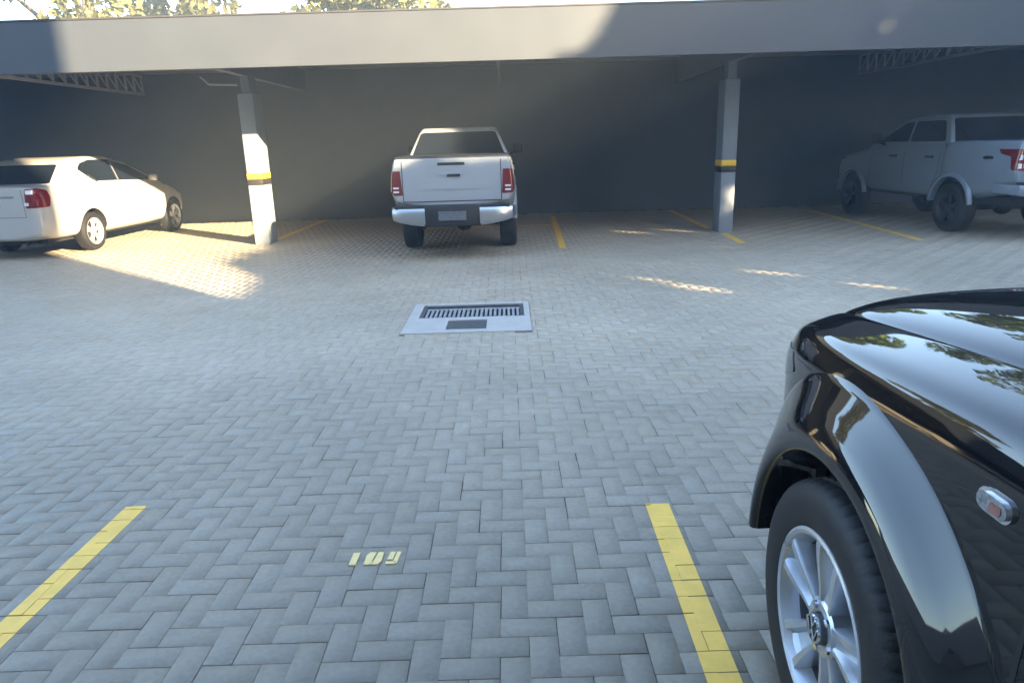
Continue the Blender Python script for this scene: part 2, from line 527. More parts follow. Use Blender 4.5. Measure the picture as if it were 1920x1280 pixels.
# bay number, stencilled: 1 0 9
nb_ = thing('bay_number', 'cream stencilled bay number 109 on the near pavers', 'road marking', (-.6, 2.63, .0045))
def digit(polys):
    bm = bmesh.new()
    for pl in polys:
        t = [bm.verts.new((x, y, .0012)) for x, y in pl]; lo = [bm.verts.new((x, y, -.006)) for x, y in pl]
        bm.faces.new(t)
        for a in range(len(pl)): bm.faces.new((lo[a], lo[(a + 1) % len(pl)], t[(a + 1) % len(pl)], t[a]))
    return obj('digit', fixn(bm), M['cream_line'], nb_)
digit([[(-.098, -.045), (-.070, -.045), (-.066, .045), (-.094, .045)]])
digit([[(-.036, -.045), (-.010, -.045), (.002, .045), (-.024, .045), (-.036, .02)], [(-.004, -.045), (.020, -.045), (.034, -.02), (.034, .045), (.012, .045)], [(-.012, -.045), (-.002, -.045), (.001, -.026), (-.009, -.026)]])
digit([[(.052, -.045), (.092, -.045), (.094, -.026), (.053, -.026)], [(.056, -.012), (.078, -.012), (.084, .045), (.062, .045)], [(.083, -.024), (.098, -.045), (.108, .045), (.091, .045)]])

# ------------------------------------------------------------------ drain
dr = thing('drain', 'white concrete drain surround with slotted grate and small square cover in the paving', 'drain', (-0.415, 6.885, 0))
x0, y0, x1, y1 = DRAIN[0] + .415 + .004, DRAIN[1] - 6.885 + .004, DRAIN[2] + .415 - .004, DRAIN[3] - 6.885 - .004
gx0, gy0, gx1, gy1 = -0.50, -0.03, 0.545, 0.53
cx0, cy0, cx1, cy1 = -0.195, -0.50, 0.18, -0.145
bm = bmesh.new()
zt, zb = 0.006, -0.05
for a, b in (((x0, gy1, zb), (x1, y1, zt)), ((x0, gy0, zb), (gx0, gy1, zt)), ((gx1, gy0, zb), (x1, gy1, zt)),
             ((x0, cy1, zb), (x1, gy0, zt)), ((x0, cy0, zb), (cx0, cy1, zt)), ((cx1, cy0, zb), (x1, cy1, zt)), ((x0, y0, zb), (x1, cy0, zt))):
    box(bm, a, b)
bmesh.ops.remove_doubles(bm, verts=bm.verts, dist=1e-5)
obj('surround', bm, M['concrete'], dr)
bm = bmesh.new(); box(bm, (gx0, gy0, -.058), (gx1, gy1, -.052)); obj('pit', bm, M['pit'], dr)
bm = bmesh.new()
box(bm, (gx0, gy0, -.03), (gx1, gy0 + .035, -.002)); box(bm, (gx0, gy1 - .05, -.03), (gx1, gy1, -.002))
box(bm, (gx0, gy0 + .035, -.03), (gx0 + .04, gy1 - .05, -.002)); box(bm, (gx1 - .04, gy0 + .035, -.03), (gx1, gy1 - .05, -.002))
nb = 21
gr_ = obj('grate_frame', bm, M['iron'], dr)
bm = bmesh.new()
for i in range(nb):
    x = gx0 + .04 + (gx1 - gx0 - .08) * (i + .5) / nb
    box(bm, (x - .013, gy0 + .10, -.024), (x + .013, gy1 - .14, -.007), .003)
for y_ in (gy0 + .037, gy1 - .137):
    box(bm, (gx0 + .042, y_, -.024), (gx1 - .042, y_ + .06, -.016))
obj('grate', bm, M['grate'], dr)
bm = bmesh.new(); box(bm, (cx0 + .004, cy0 + .004, -.03), (cx1 - .004, cy1 - .004, -.001), .004)
obj('cover', bm, M['iron'], dr)

# ------------------------------------------------------------------ carport
cp = thing('carport', 'long grey flat-fronted carport with deep fascia on concrete pillars with yellow bands', 'carport', (0, 10.9, 0))
FY = 0.0
def fz(x): return 2.775 + 0.0 * x
bm = bmesh.new()
# fascia: folded sheet, panels 4 m long with thin joints
box(bm, (-21, 0, 2.775), (20.6, .06, 3.46), .006, 2)
obj('fascia', bm, M['fascia'], cp)
bm = bmesh.new(); box(bm, (-21, -.012, 3.462), (20.6, .075, 3.485)); obj('fascia_cap', bm, M['cap'], cp)
bm = bmesh.new()
box(bm, (-21, .065, 3.36), (20.6, 6.29, 3.38))
for i in range(80):
    x = -20.8 + i * .52
    box(bm, (x, .08, 3.38), (x + .06, 6.28, 3.42))
obj('roof', bm, M['roof'], cp)
for yy in (0.3, 1.9, 3.4, 4.9, 6.0):
    bm = bmesh.new(); box(bm, (-21, yy, 3.305), (20.6, yy + .08, 3.357)); obj('purlin', bm, M['steel'], cp)
def truss(x):
    bm = bmesh.new()
    y0, y1, zl, zh = .12, 6.02, 2.86, 3.28
    box(bm, (x - .03, y0, zl), (x + .03, y1, zl + .05)); box(bm, (x - .03, y0, zh - .03), (x + .03, y1, zh + .02))
    n = 16
    for i in range(n + 1):
        y = y0 + (y1 - y0 - .05) * i / n
        box(bm, (x - .018, y, zl + .05), (x + .018, y + .036, zh - .03))
        if i < n:
            bar(bm, (x, y + .04, zh - .04), (x, y + (y1 - y0) / n, zl + .06), .016, 5)
    obj('truss', bm, M['steel_light'], cp)
for x in (-12.1, -8.05, -0.1, 7.9, 12.0): truss(x)
def beam(x):
    bm = bmesh.new()
    # solid tapered plate beam: web with flanges
    for s0, s1, t in ((.12, 5.95, .012),):
        box(bm, (x - t, s0, 2.87), (x + t, s1, 3.285))
    box(bm, (x - .07, .12, 2.845), (x + .07, 5.95, 2.868)); box(bm, (x - .07, .12, 3.287), (x + .07, 5.95, 3.303))
    obj('beam', bm, M['steel'], cp)
def pillar(x0, x1, y0, y1):
    bm = bmesh.new(); box(bm, (x0, y0, -.05), (x1, y1, 1.04), .012, 2)
    box(bm, (x0, y0, 1.24), (x1, y1, 2.56), .012, 2)
    p = obj('pillar', bm, M['pillar'], cp, 40)
    e = .003
    bm = bmesh.new(); box(bm, (x0 - e, y0 - e, 1.142), (x1 + e, y1 + e, 1.245), .012, 2); obj('yellow_band', bm, M['yellow_band'], p, 40)
    bm = bmesh.new(); box(bm, (x0 - e, y0 - e, 1.035), (x1 + e, y1 + e, 1.14), .012, 2); obj('black_band', bm, M['black_band'], p, 40)
    xm = (x0 + x1) / 2
    bm = bmesh.new(); box(bm, (xm - .07, y0 + .06, 2.558), (xm + .07, y1 - .06, 2.843)); box(bm, (xm - .1, y0 + .02, 2.56), (xm + .1, y1 - .02, 2.575))
    obj('neck', bm, M['steel'], p)
    beam(xm)
pillar(-4.55, -4.29, 12.85 - 10.9, 13.33 - 10.9)
pillar(3.72, 3.97, 12.72 - 10.9, 13.14 - 10.9)
pillar(11.9, 12.15, 12.72 - 10.9, 13.14 - 10.9)
pillar(-12.75, -12.5, 12.72 - 10.9, 13.14 - 10.9)
bm = bmesh.new()
bar(bm, (-5.15, 2.0, 2.86), (-5.02, 2.0, 2.73), .018); bar(bm, (-5.02, 2.0, 2.73), (-4.55, 2.03, 2.71), .018)
obj('conduit', bm, M['steel_light'], cp)

bm = bmesh.new(); box(bm, (-21, 17.2, -.06), (20.6, 17.42, 3.9))
tag(obj('boundary_wall', bm, M['wall']), 'tall dark wall at the back of the carport bays', 'wall')

# ------------------------------------------------------------------ trees and buildings
def leaves_mesh(name, pts, size, m, parent, seed=0, var=None):
    r = np.random.default_rng(seed)
    n = len(pts)
    a = r.normal(size=(n, 3)); a /= np.linalg.norm(a, axis=1)[:, None]
    b = r.normal(size=(n, 3)); b -= (a * b).sum(1)[:, None] * a; b /= np.linalg.norm(b, axis=1)[:, None]
    s = size * r.uniform(.6, 1.4, n)[:, None]
    c = np.cross(a, b) * .12 * s
    V = np.stack([pts - a * s, pts + b * s * .42 + c, pts + a * s, pts - b * s * .42 + c], 1).reshape(-1, 3)
    F = np.arange(4 * n).reshape(-1, 4)
    me = bpy.data.meshes.new(name)
    me.vertices.add(len(V)); me.vertices.foreach_set('co', V.astype(np.float32).ravel())
    me.loops.add(F.size); me.loops.foreach_set('vertex_index', F.astype(np.int32).ravel())
    me.polygons.add(n); me.polygons.foreach_set('loop_start', np.arange(0, 4 * n, 4, dtype=np.int32))
    me.update(calc_edges=True)
    at = me.attributes.new('var', 'FLOAT', 'FACE')
    vv = r.uniform(0, 1, n) if var is None else np.clip(var + r.normal(0, .15, n), 0, 1)
    at.data.foreach_set('value', vv.astype(np.float32))
    me.materials.append(m)
    o = bpy.data.objects.new(name, me); COL.objects.link(o); o.parent = parent
    return o

def trunk_mesh(parent, h, r0, ends, seed):
    rd = random.Random(seed)
    bm = bmesh.new()
    def limb(p, q, ra, rb, n=7, seg=5):
        p, q = Vector(p), Vector(q)
        prev = None
        for k in range(seg + 1):
            t = k / seg
            c = p.lerp(q, t) + Vector((rd.uniform(-1, 1), rd.uniform(-1, 1), 0)) * .06 * (q - p).length * (t * (1 - t))
            d = (q - p).normalized(); s = d.cross(Vector((.3, 1, .1))).normalized(); u = d.cross(s)
            rr = ra + (rb - ra) * t
            rg = [bm.verts.new(c + rr * (math.cos(2 * PI * i / n) * s + math.sin(2 * PI * i / n) * u)) for i in range(n)]
            if prev:
                for i in range(n): bm.faces.new((prev[i], prev[(i + 1) % n], rg[(i + 1) % n], rg[i]))
            prev = rg
        bm.faces.new(prev)
    limb((0, 0, -.3), (0, 0, h), r0, r0 * .62, 9)
    for e in ends:
        limb((0, 0, h * rd.uniform(.75, .98)), e, r0 * .42, r0 * .08)
    return obj('trunk', bm, M['bark'], parent, 60)

def tree(label, x, y, h, rad, hb, m, seed, nl=6500, size=.2, group=None):
    r = np.random.default_rng(seed)
    t = thing('tree', label, 'tree', (x, y, 0), 0, group)
    nc = 26
    cen = []
    for i in range(nc):
        a = r.uniform(0, 2 * PI); q = r.uniform(0, 1) ** .6
        z = r.uniform(0, 1)
        rr = rad * q * math.sqrt(max(.12, 1 - (1.7 * z - .75) ** 2 * .95))
        cen.append((rr * math.cos(a), rr * math.sin(a), hb + (h - hb) * z))
    cen = np.array(cen)
    idx = r.integers(0, nc, nl)
    sc = r.uniform(.16, .34, nc) * rad
    d = r.normal(size=(nl, 3)); d /= np.linalg.norm(d, axis=1)[:, None]
    pts = cen[idx] + d * (sc[idx] * r.uniform(.35, 1, nl) ** .5)[:, None] * np.array([1, 1, .75])
    leaves_mesh('crown', pts, size, m, t, seed, r.uniform(.15, .85, nc)[idx])
    trunk_mesh(t, hb + (h - hb) * .3, .035 * h, [tuple(c) for c in cen[:9]], seed)
    return t

TG = None
tree('broad sunlit tree rising over the carport roof at far left', -14.8, 27.5, 10.5, 4.6, 4.0, M['leaf_olive'], 11, 9000, .2)
tree('yellowish tree top peeping over the carport roof above the white pickup', -5.4, 27.0, 7.6, 3.4, 3.4, M['leaf_olive'], 12, 7000, .18)
tree('rounded green tree behind the carport wall', 8.4, 25.5, 8.4, 3.0, 3.4, M['leaf'], 13, 6500, .2)
tree('tall spreading green tree behind the carport wall at right', 15.5, 24.5, 12.0, 4.8, 3.5, M['leaf'], 14, 9000, .22)
tree('big dark green tree far to the right behind the carport', 25.0, 27.0, 13.0, 5.0, 3.5, M['leaf'], 15, 8000, .24)

SU = Vector((.678, .735, 0)); SW = Vector((-.735, .678, 0))
TAN = math.tan(SUN_EL)
def uw(u, w_, z): return SU * u + SW * w_ + Vector((0, 0, z))
WD = -14.0
def zz(v, w_=WD): return v - TAN * w_
# unseen buildings placed to block light; office edge cuts sun off the yard's left
def block(name, label, u0, u1, w0, w1, h, m, rows, cols):
    c = uw((u0 + u1) / 2, (w0 + w1) / 2, 0)
    t = thing(name, label, 'building', c, math.atan2(SU.y, SU.x))
    du, dw = (u1 - u0) / 2, (w1 - w0) / 2
    bm = bmesh.new(); box(bm, (-du, -dw, -.3), (du, dw, h)); obj('wall', bm, m, t)
    bm = bmesh.new(); box(bm, (-du - .0, -dw, h + .003), (du, dw, h + .25)); obj('roof_edge', bm, M['cap'], t)
    for r_ in range(rows):
        for c_ in range(cols):
            x = -du + 2 * du * (c_ + .5) / cols; z = 1.2 + r_ * 3.1
            if z + 1.5 > h: continue
            bm = bmesh.new()
            for s in (1,):
                box(bm, (x - .85, dw - .05, z), (x + .85, dw + .02, z + 1.4))
            f = obj('window', bm, M['window'], t)
            bm = bmesh.new(); box(bm, (x - .95, dw + .001, z - .1), (x + .95, dw + .1, z - .003)); obj('sill', bm, M['concrete'], f)
    return t
def office():
    x0, x1, y0, y1, h = -22.0, 9.15, -15.0, -3.3, 11.5  # facade set close behind the viewer to cut sky light on near paving
    t = thing('shade_building', 'unseen tall rendered office block behind the viewer, placed to shade the yard', 'building', ((x0 + x1) / 2, (y0 + y1) / 2, 0))
    du, dw = (x1 - x0) / 2, (y1 - y0) / 2
    bm = bmesh.new(); box(bm, (-du, -dw, -.3), (du, dw, h)); obj('wall', bm, M['facade'], t)
    bm = bmesh.new(); box(bm, (-du, -dw, h + .003), (du, dw, h + .25)); obj('roof_edge', bm, M['cap'], t)
    for r_ in range(3):
        for c_ in range(8):
            x = -du + 2 * du * (c_ + .5) / 8; z = 1.1 + r_ * 3.4
            bm = bmesh.new(); box(bm, (x - .95, dw - .05, z), (x + .95, dw + .02, z + 1.6)); f = obj('window', bm, M['window'], t)
            bm = bmesh.new(); box(bm, (x - 1.05, dw + .001, z - .1), (x + 1.05, dw + .1, z - .003)); obj('sill', bm, M['concrete'], f)
office()
block('right_shade_block', 'unseen long rendered block at the right, added to keep sun off the carport', 18.5, 36, -26, -16.2, zz(6.5, -16), M['facade'], 3, 5)  # added out of view to stop sun reaching the carport's right end
block('low_shade_block', 'unseen low rendered block behind the black car, added to stop low sun', 4.9, 18.3, -22, -15, zz(.35, -15), M['facade'], 1, 5)  # added out of view so low sun does not leak below the crowns

PROF = [(3.6, 2.2), (4.2, 2.4), (4.8, 2.7), (5.15, 3.2), (5.9, 3.3), (6.3, 3.35), (6.5, 3.6), (6.7, 3.86), (7.1, 3.8), (7.3, 3.62), (7.8, 3.5), (7.95, 3.3), (8.4, 3.3), (8.6, 4.8), (9.05, 4.95), (9.3, 5.8), (10.2, 7.6), (12, 8.6), (15, 8.8), (18, 7.8), (20, 6), (22, 3)]  # crown tops of the unseen trees, shaped to outline the sun patch
HOLES = [(7.28, 1.15, .10, .06), (7.48, 1.38, .05, .04), (7.38, .98, .05, .03), (8.6, 1.09, .09, .05), (8.47, .70, .08, .05),
         (11.15, 2.26, .12, .05), (11.75, 2.05, .05, .03), (12.1, 2.32, .14, .10), (11.75, 4.15, .02, .02), (12.4, 3.72, .0, .0), (10.4, 1.5, .03, .0)]  # leaf gaps cut where the sun dapples should fall
def shade_tree(label, u0, u1, uc, seed, n, trunk_h):
    r = np.random.default_rng(seed)
    base = uw(uc, WD, 0)
    t = thing('tree', label, 'tree', base, 0)
    pu = np.array([p[0] for p in PROF]); pv = np.array([p[1] for p in PROF])
    u = r.uniform(u0, u1, n * 3); top = np.interp(u, pu, pv)
    v = .1 + (top - .1) * r.uniform(0, 1, n * 3)
    dw = r.normal(0, .7, n * 3)
    ok = np.ones(len(u), bool)
    for hu, hv, ra, rb in HOLES:
        ok &= (((u - hu) / (ra + .14)) ** 2 + ((v - hv) / (rb + .14)) ** 2) > 1
    u, v, dw = u[ok][:n], v[ok][:n], dw[ok][:n]
    w_ = WD + dw
    z = v - TAN * w_
    pts = np.stack([.678 * u - .735 * w_, .735 * u + .678 * w_, z], 1) - np.array(base)
    leaves_mesh('crown', pts, .24, M['leaf_dark'], t, seed)
    rd = random.Random(seed)
    ends = []
    for i in range(7):
        k = rd.randrange(len(pts)); ends.append(tuple(pts[k]))
    trunk_mesh(t, trunk_h, .22, ends, seed)
shade_tree('unseen dense dark tree behind the viewer, crown shaped to edge the sun patch', 3.8, 9.2, 6.4, 21, 15000, 4.6)
shade_tree('unseen tall dense dark tree behind the black car, crown shaped to shade the yard', 9.0, 21.5, 14.8, 22, 42000, 5.5)
# side walls of the yard, outside the frame
bm = bmesh.new(); box(bm, (-17.6, -9, -.06), (-17.3, 10.8, 2.6)); tag(obj('side_wall', bm, M['white_wall']), 'low white wall closing the yard on the left beyond the frame', 'wall')

# ------------------------------------------------------------------ wheels
def wheel(parent, x, y, r, wd, rim_r, side, style='five', name='wheel', paint_m=None, n=40):
    """side = +1 right, -1 left: outer face direction"""
    o = bpy.data.objects.new(name, None); o.empty_display_size = .1
    COL.objects.link(o); o.parent = parent; o.location = (x, y, r)
    s = side; h = wd / 2
    bm = bmesh.new()
    prof = [(rim_r - .012, -h * .80), (rim_r + .012, -h * .92), ((r + rim_r) / 2, -h * 1.0), (r - .045, -h * .97), (r - .014, -h * .84), (r - .003, -h * .6), (r, -h * .3), (r, h * .3), (r - .003, h * .6), (r - .014, h * .84), (r - .045, h * .97), ((r + rim_r) / 2, h * 1.0), (rim_r + .012, h * .92), (rim_r - .012, h * .8)]
    lathe(bm, prof, n); fixn(bm)
    obj('tyre', bm, M['rubber'], o, 35)
    am = paint_m or M['alloy']
    bm = bmesh.new()
    lathe(bm, [(rim_r - .03, -h * .8 * s), (rim_r - .03, h * .45 * s), (rim_r - .012, h * .84 * s), (rim_r + .006, h * .93 * s), (rim_r + .014, h * .90 * s)], n)
    disc(bm, rim_r - .03, h * .1 * s, n)
    fixn(bm)
    rim = obj('rim', bm, [am], o, 40)
    bm = bmesh.new()
    for kx in range(5):
        a = 2 * PI * kx / 5 + PI / 2
        for da in (-.13, .13) if style == 'five' else (-.2, -.06, .06, .2):
            c0, c1 = a, a + da
            p = Vector((h * .55 * s, .05 * math.cos(c0 + da * .6), .05 * math.sin(c0 + da * .6)))
            q = Vector((h * .72 * s, (rim_r - .02) * math.cos(c1), (rim_r - .02) * math.sin(c1)))
            bar(bm, p, q, .022, 5)
    lathe(bm, [(.075, h * .3 * s), (.07, h * .62 * s), (.03, h * .68 * s), (.0005, h * .68 * s)], 16)
    fixn(bm)
    obj('spokes', bm, am, o, 40)
    bm = bmesh.new(); disc(bm, rim_r - .032, h * .18 * s, n)
    obj('brake_disc', bm, M['liner'], o)
    return o

# ------------------------------------------------------------------ car bodies
def loft(stations, close=True):
    """stations: list of (y, [(halfwidth, z) from bottom centre to top centre])"""
    bm = bmesh.new()
    rings = []
    for y, sec in stations:
        rightv = [bm.verts.new((hx, y, z)) for hx, z in sec]
        leftv = [rightv[i] if sec[i][0] < 1e-5 else bm.verts.new((-sec[i][0], y, sec[i][1])) for i in range(len(sec))]
        ringv = rightv + leftv[::-1][1:-1]
        rings.append(ringv)
    n = len(rings[0])
    for A, B in zip(rings[:-1], rings[1:]):
        for i in range(n):
            bm.faces.new((A[i], A[(i + 1) % n], B[(i + 1) % n], B[i]))
    if close:
        m_ = len(stations[0][1])
        for ringv, flip in ((rings[0], False), (rings[-1], True)):
            for i in range(m_ - 1):
                a, b = ringv[i], ringv[i + 1]
                c, d = ringv[(n - i - 1) % n], ringv[(n - i) % n]
                vs = []
                for q_ in (a, b, c, d):
                    if q_ not in vs: vs.append(q_)
                if len(vs) >= 3: bm.faces.new(vs)
    fixn(bm)
    return bm

def body_obj(name, stations, m, parent, levels, wells, well_r, crease=None, hw=1.0):
    bm = loft(stations)
    if crease:
        cl = bm.edges.layers.float.new('crease_edge')
        for e in bm.edges:
            c = crease(e)
            if c: e[cl] = c
    o = obj(name, bm, [m, M['liner']], parent)
    md = o.modifiers.new('s', 'SUBSURF'); md.levels = levels; md.render_levels = levels
    applied(o)
    cutters = []
    for (cy, cz, rr) in wells:
        for s in (-1, 1):
            b = bmesh.new()
            bmesh.ops.create_cone(b, cap_ends=True, segments=48, radius1=rr, radius2=rr, depth=.62,
                                  matrix=Matrix.Translation((s * (hw - .31 + .12), cy, cz)) @ Matrix.Rotation(PI / 2, 4, 'Y'))
            c = obj('cutter', b, [M['liner']])
            c.parent = parent
            cutters.append(c)
            md = o.modifiers.new('b', 'BOOLEAN'); md.operation = 'DIFFERENCE'; md.object = c; md.solver = 'EXACT'; md.material_mode = 'TRANSFER'
    if cutters:
        applied(o)
        for c in cutters: bpy.data.objects.remove(c, do_unlink=True)
    b = bmesh.new(); b.from_mesh(o.data)
    for f in b.faces: f.smooth = True
    for e in b.edges:
        if len(e.link_faces) == 2: e.smooth = e.calc_face_angle(0) < R(38)
    b.to_mesh(o.data); b.free()
    return o

def bvh_of(o):
    b = bmesh.new(); b.from_mesh(o.data); t = BVHTree.FromBMesh(b); b.free(); return t

def greenhouse(name, outline, zb, w0, k, m, parent, bev=.05, seg=3):
    """outline in (y,z) closed loop; halfwidth = w0 - k*(z-zb)"""
    bm = bmesh.new()
    hw = lambda z: w0 - k * (z - zb)
    Rv = [bm.verts.new((hw(z), y, z)) for y, z in outline]
    Lv = [bm.verts.new((-hw(z), y, z)) for y, z in outline]
    n = len(outline)
    bm.faces.new(Rv); bm.faces.new(Lv[::-1])
    for i in range(n):
        j = (i + 1) % n
        bm.faces.new((Rv[i], Lv[i], Lv[j], Rv[j]))
    fixn(bm)
    sel = [e for e in bm.edges if len(e.link_faces) == 2 and e.calc_face_angle(0) > R(35) and e.verts[0].co.z + e.verts[1].co.z > 2 * zb + .02]
    bmesh.ops.bevel(bm, geom=sel, offset=bev, segments=seg, affect='EDGES', profile=.5)
    return obj(name, bm, m, parent, 50)

def side_glass(name, poly, zb, w0, k, parent, off=.004, rad=.05):
    for s in (1, -1):
        bm = bmesh.new()
        pl = round_poly(poly, rad, 4)
        A = [bm.verts.new((s * (w0 - k * (z - zb) + off), y, z)) for y, z in pl]
        B = [bm.verts.new((s * (w0 - k * (z - zb) - .02), y, z)) for y, z in pl]
        bm.faces.new(A); bm.faces.new(B[::-1])
        for i in range(len(A)):
            j = (i + 1) % len(A); bm.faces.new((A[i], A[j], B[j], B[i]))
        fixn(bm)
        obj(name, bm, M['car_glass'], parent)

def mirror_part(parent, x, y, z, s, m, sz=(.2, .10, .18)):
    bm = bmesh.new()
    box(bm, (x, y - sz[1] / 2, z), (x + s * sz[0], y + sz[1] / 2, z + sz[2]), .035, 3)
    bar(bm, (x - s * .1, y + .02, z - .02), (x + s * .06, y, z + .06), .028, 6)
    fixn(bm)
    return obj('mirror', bm, m, parent, 40)

exec_pickups = True
def pickup(label, loc, rz, paint_m, cfg):
    t = thing('pickup_truck', label, 'pickup', loc, rz)
    hw = cfg['hw']; zt = cfg['bed_top']
    belt = cfg['belt']; ck = cfg.get('ck', 1.0)
    def sec(kw, zb, z1, ztop, ctr):
        return [(0, zb), (hw * .62 * kw, zb), (hw * .93 * kw, zb + .06), (hw * .985 * kw, zb + .22), (hw * kw, z1), (hw * .985 * kw, z1 + .2), (hw * .95 * kw, ztop - .07), (hw * .925 * kw, ztop - .01), (hw * .88 * kw, ztop), (0, ctr)]
    st = [(0.0, sec(.94, .80, 1.0, zt - .01, zt - .01)), (0.03, sec(.965, .79, 1.0, zt, zt)), (.14, sec(.985, .70, 1.0, zt, zt)), (.5, sec(1, .60, 1.0, zt, zt)), (1.0, sec(1, .5, 1.0, zt, zt)),
          (1.60, sec(1, .48, 1.0, zt, zt)), (1.66, sec(ck, .48, 1.0, belt, belt)), (2.2, sec(ck, .48, 1.0, belt, belt)), (3.2, sec(ck, .48, 1.0, belt, belt)), (3.9, sec(ck, .48, 1.0, belt - .02, belt)), (4.3, sec(1, .5, 1.0, belt - .12, belt - .02)),
          (4.9, sec(.97, .5, .92, belt - .2, belt - .12)), (5.15, sec(.9, .5, .86, belt - .28, belt - .2)), (5.3, sec(.76, .52, .8, belt - .40, belt - .36))]
    ra = cfg['axle']; wb = 3.05; wr = cfg['wr']
    body = body_obj('body', st, paint_m, t, 2, [(ra, wr + .03, wr + .085), (ra + wb, wr + .02, wr + .08)], 0, lambda e: .8 if max(v.co.y for v in e.verts) < .04 else 0, hw)
    bv = bvh_of(body)
    for s in (1, -1):
        wheel(t, s * (hw - .13), ra, wr, .27, wr - .15, s, paint_m=cfg.get('rim'))
        wheel(t, s * (hw - .13), ra + wb, wr, .27, wr - .15, s, paint_m=cfg.get('rim'))
    # cab
    zr = cfg['roof']; w0 = hw * .92 * ck
    out = [(1.60, belt - .1), (1.60, belt), (cfg['cab_rear'], zr - .06), (cfg['cab_rear'] + .12, zr), (2.6, zr + .015), (3.05, zr - .03), (3.95, belt + .02), (4.0, belt - .1)]
    kk = (w0 - cfg['roof_hw']) / (zr - belt)
    greenhouse('cab', out, belt, w0, kk, paint_m, t, .055, 4)
    side_glass('front_window', [(2.82, belt + .05), (3.72, belt + .05), (3.05, zr - .12), (2.82, zr - .1)], belt, w0, kk, t, rad=.05)
    side_glass('rear_window', [(1.78, belt + .06), (2.76, belt + .05), (2.76, zr - .1), (1.98, zr - .1)], belt, w0, kk, t, rad=.06)
    # back glass
    bm = bmesh.new()
    y0, y1 = 1.60, cfg['cab_rear']
    def bx_(z): return w0 - kk * (z - belt)
    za, zc = belt + .03, zr - .07
    yy = lambda z: y0 + (y1 - y0) * (z - belt) / (zr - .06 - belt)
    q = [(-bx_(za) + .06, yy(za), za), (bx_(za) - .06, yy(za), za), (bx_(zc) - .045, yy(zc), zc), (-bx_(zc) + .045, yy(zc), zc)]
    quad_plate(bm, q, round_poly([(0, 0), (1, 0), (1, 1), (0, 1)], .07, 4), .006, .02)
    obj('back_glass', bm, M['car_glass'], t)
    quad_plate(bm := bmesh.new(), [(-bx_(belt + .02) + .08, 3.9, belt + .05), (bx_(belt) - .08, 3.9, belt + .05), (bx_(zr) - .06, 3.1, zr - .05), (-bx_(zr) + .06, 3.1, zr - .05)][::-1], [(0, 0), (1, 0), (1, 1), (0, 1)], .012, .02)
    obj('windscreen', bm, M['car_glass'], t)
    for s in (1, -1):
        mirror_part(t, s * (hw - .02), 3.5, belt + .02, s, M['trim'] if cfg['mirror'] == 'black' else paint_m)
    # bed cover
    bm = bmesh.new(); box(bm, (-hw * .90, .06, zt - .03), (hw * .90, 1.59, zt + cfg['cover_h']), .025, 3)
    if cfg['cover']: obj('bed_cover', bm, M['trim'], t, 40)
    else: bm.free()
    # tailgate seams
    tg = cfg['tg']
    bm = bmesh.new()
    drape_bm(bm, strip([(-tg, .85), (-tg, zt - .03)], .012), 'y', bv, .002, -1, .1)
    drape_bm(bm, strip([(tg, .85), (tg, zt - .03)], .012), 'y', bv, .002, -1, .1)
    drape_bm(bm, strip([(-tg, .85), (tg, .85)], .014), 'y', bv, .002, -1, .1)
    obj('tailgate_gap', bm, M['trim'], t)
    drape('tailgate_grip', round_poly([(-.20, zt - .10), (.20, zt - .10), (.19, zt - .06), (-.19, zt - .06)], .012), 'y', bv, .004, M['trim'], t, -1)
    hb = bmesh.new()
    drape_bm(hb, round_poly([(-.18, zt - .235), (.16, zt - .235), (.18, zt - .19), (.1, zt - .155), (-.14, zt - .155), (-.20, zt - .19)], .03), 'y', bv, .014, -1, .2)
    th = obj('tailgate_handle', hb, paint_m, t, 40)
    bm = bmesh.new(); drape_bm(bm, round_poly([(-.07, zt - .262), (.12, zt - .262), (.13, zt - .222), (-.06, zt - .222)], .012), 'y', bv, .017, -1)
    obj('handle_recess', bm, M['trim'], th)
    # lamps
    for s in (1, -1):
        bm = bmesh.new()
        if cfg.get('lamp_d'):
            drape_bm(bm, round_poly(cfg['lamp_d'], .015), 'd', bv, .010, s, .012, .004, hw)
        else:
            pl = [(s * x, z) for x, z in cfg['lamp']]
            if s < 0: pl = pl[::-1]
            drape_bm(bm, round_poly(pl, .025), 'y', bv, .014, -1, .02)
        lm = obj('tail_lamp', fixn(bm), M['red_lens'], t, 45)
        bm = bmesh.new()
        for pp in cfg['lens']:
            pl = [(s * x, z) for x, z in pp]
            if s < 0: pl = pl[::-1]
            drape_bm(bm, round_poly(pl, .01), 'y', bv, .016, -1, .05)
        obj('reverse_lens', bm, M['clear_lens'], lm, 45)
    if cfg.get('badge'):
        bm = bmesh.new(); drape_bm(bm, round_poly([(.47, 1.205), (.66, 1.19), (.70, 1.225), (.62, 1.25), (.50, 1.24)], .015), 'x', bv, .010, -1, .05)
        obj('side_badge', bm, M['trim'], t, 40)
    # bumper
    bz0, bz1 = cfg['bump']
    for s in (1, -1):
        bm = bmesh.new()
        sec2 = [(.0, bz1), (-.17, bz1 - .005), (-.20, bz1 - .05), (-.195, bz0 + .07), (-.15, bz0 + .01), (.0, bz0)]
        cols = []
        for xx, dy, dz in ((.40, 0, -.04), (.60, .005, -.015), (.78, .03, .02), (.88, .09, .045), (.925, .2, .06), (.93, .38, .07)):
            cols.append([bm.verts.new((s * xx * hw / .93, y_ * (1 if dy < .15 else .4) + dy, z_ + (dz if z_ < (bz0 + bz1) / 2 else 0))) for y_, z_ in sec2])
        for A, B in zip(cols[:-1], cols[1:]):
            for i in range(len(sec2) - 1): bm.faces.new((A[i], A[i + 1], B[i + 1], B[i]))
        bm.faces.new(cols[0]); bm.faces.new(cols[-1])
        fixn(bm)
        obj('bumper_corner', bm, cfg['bump_m'], t, 40)
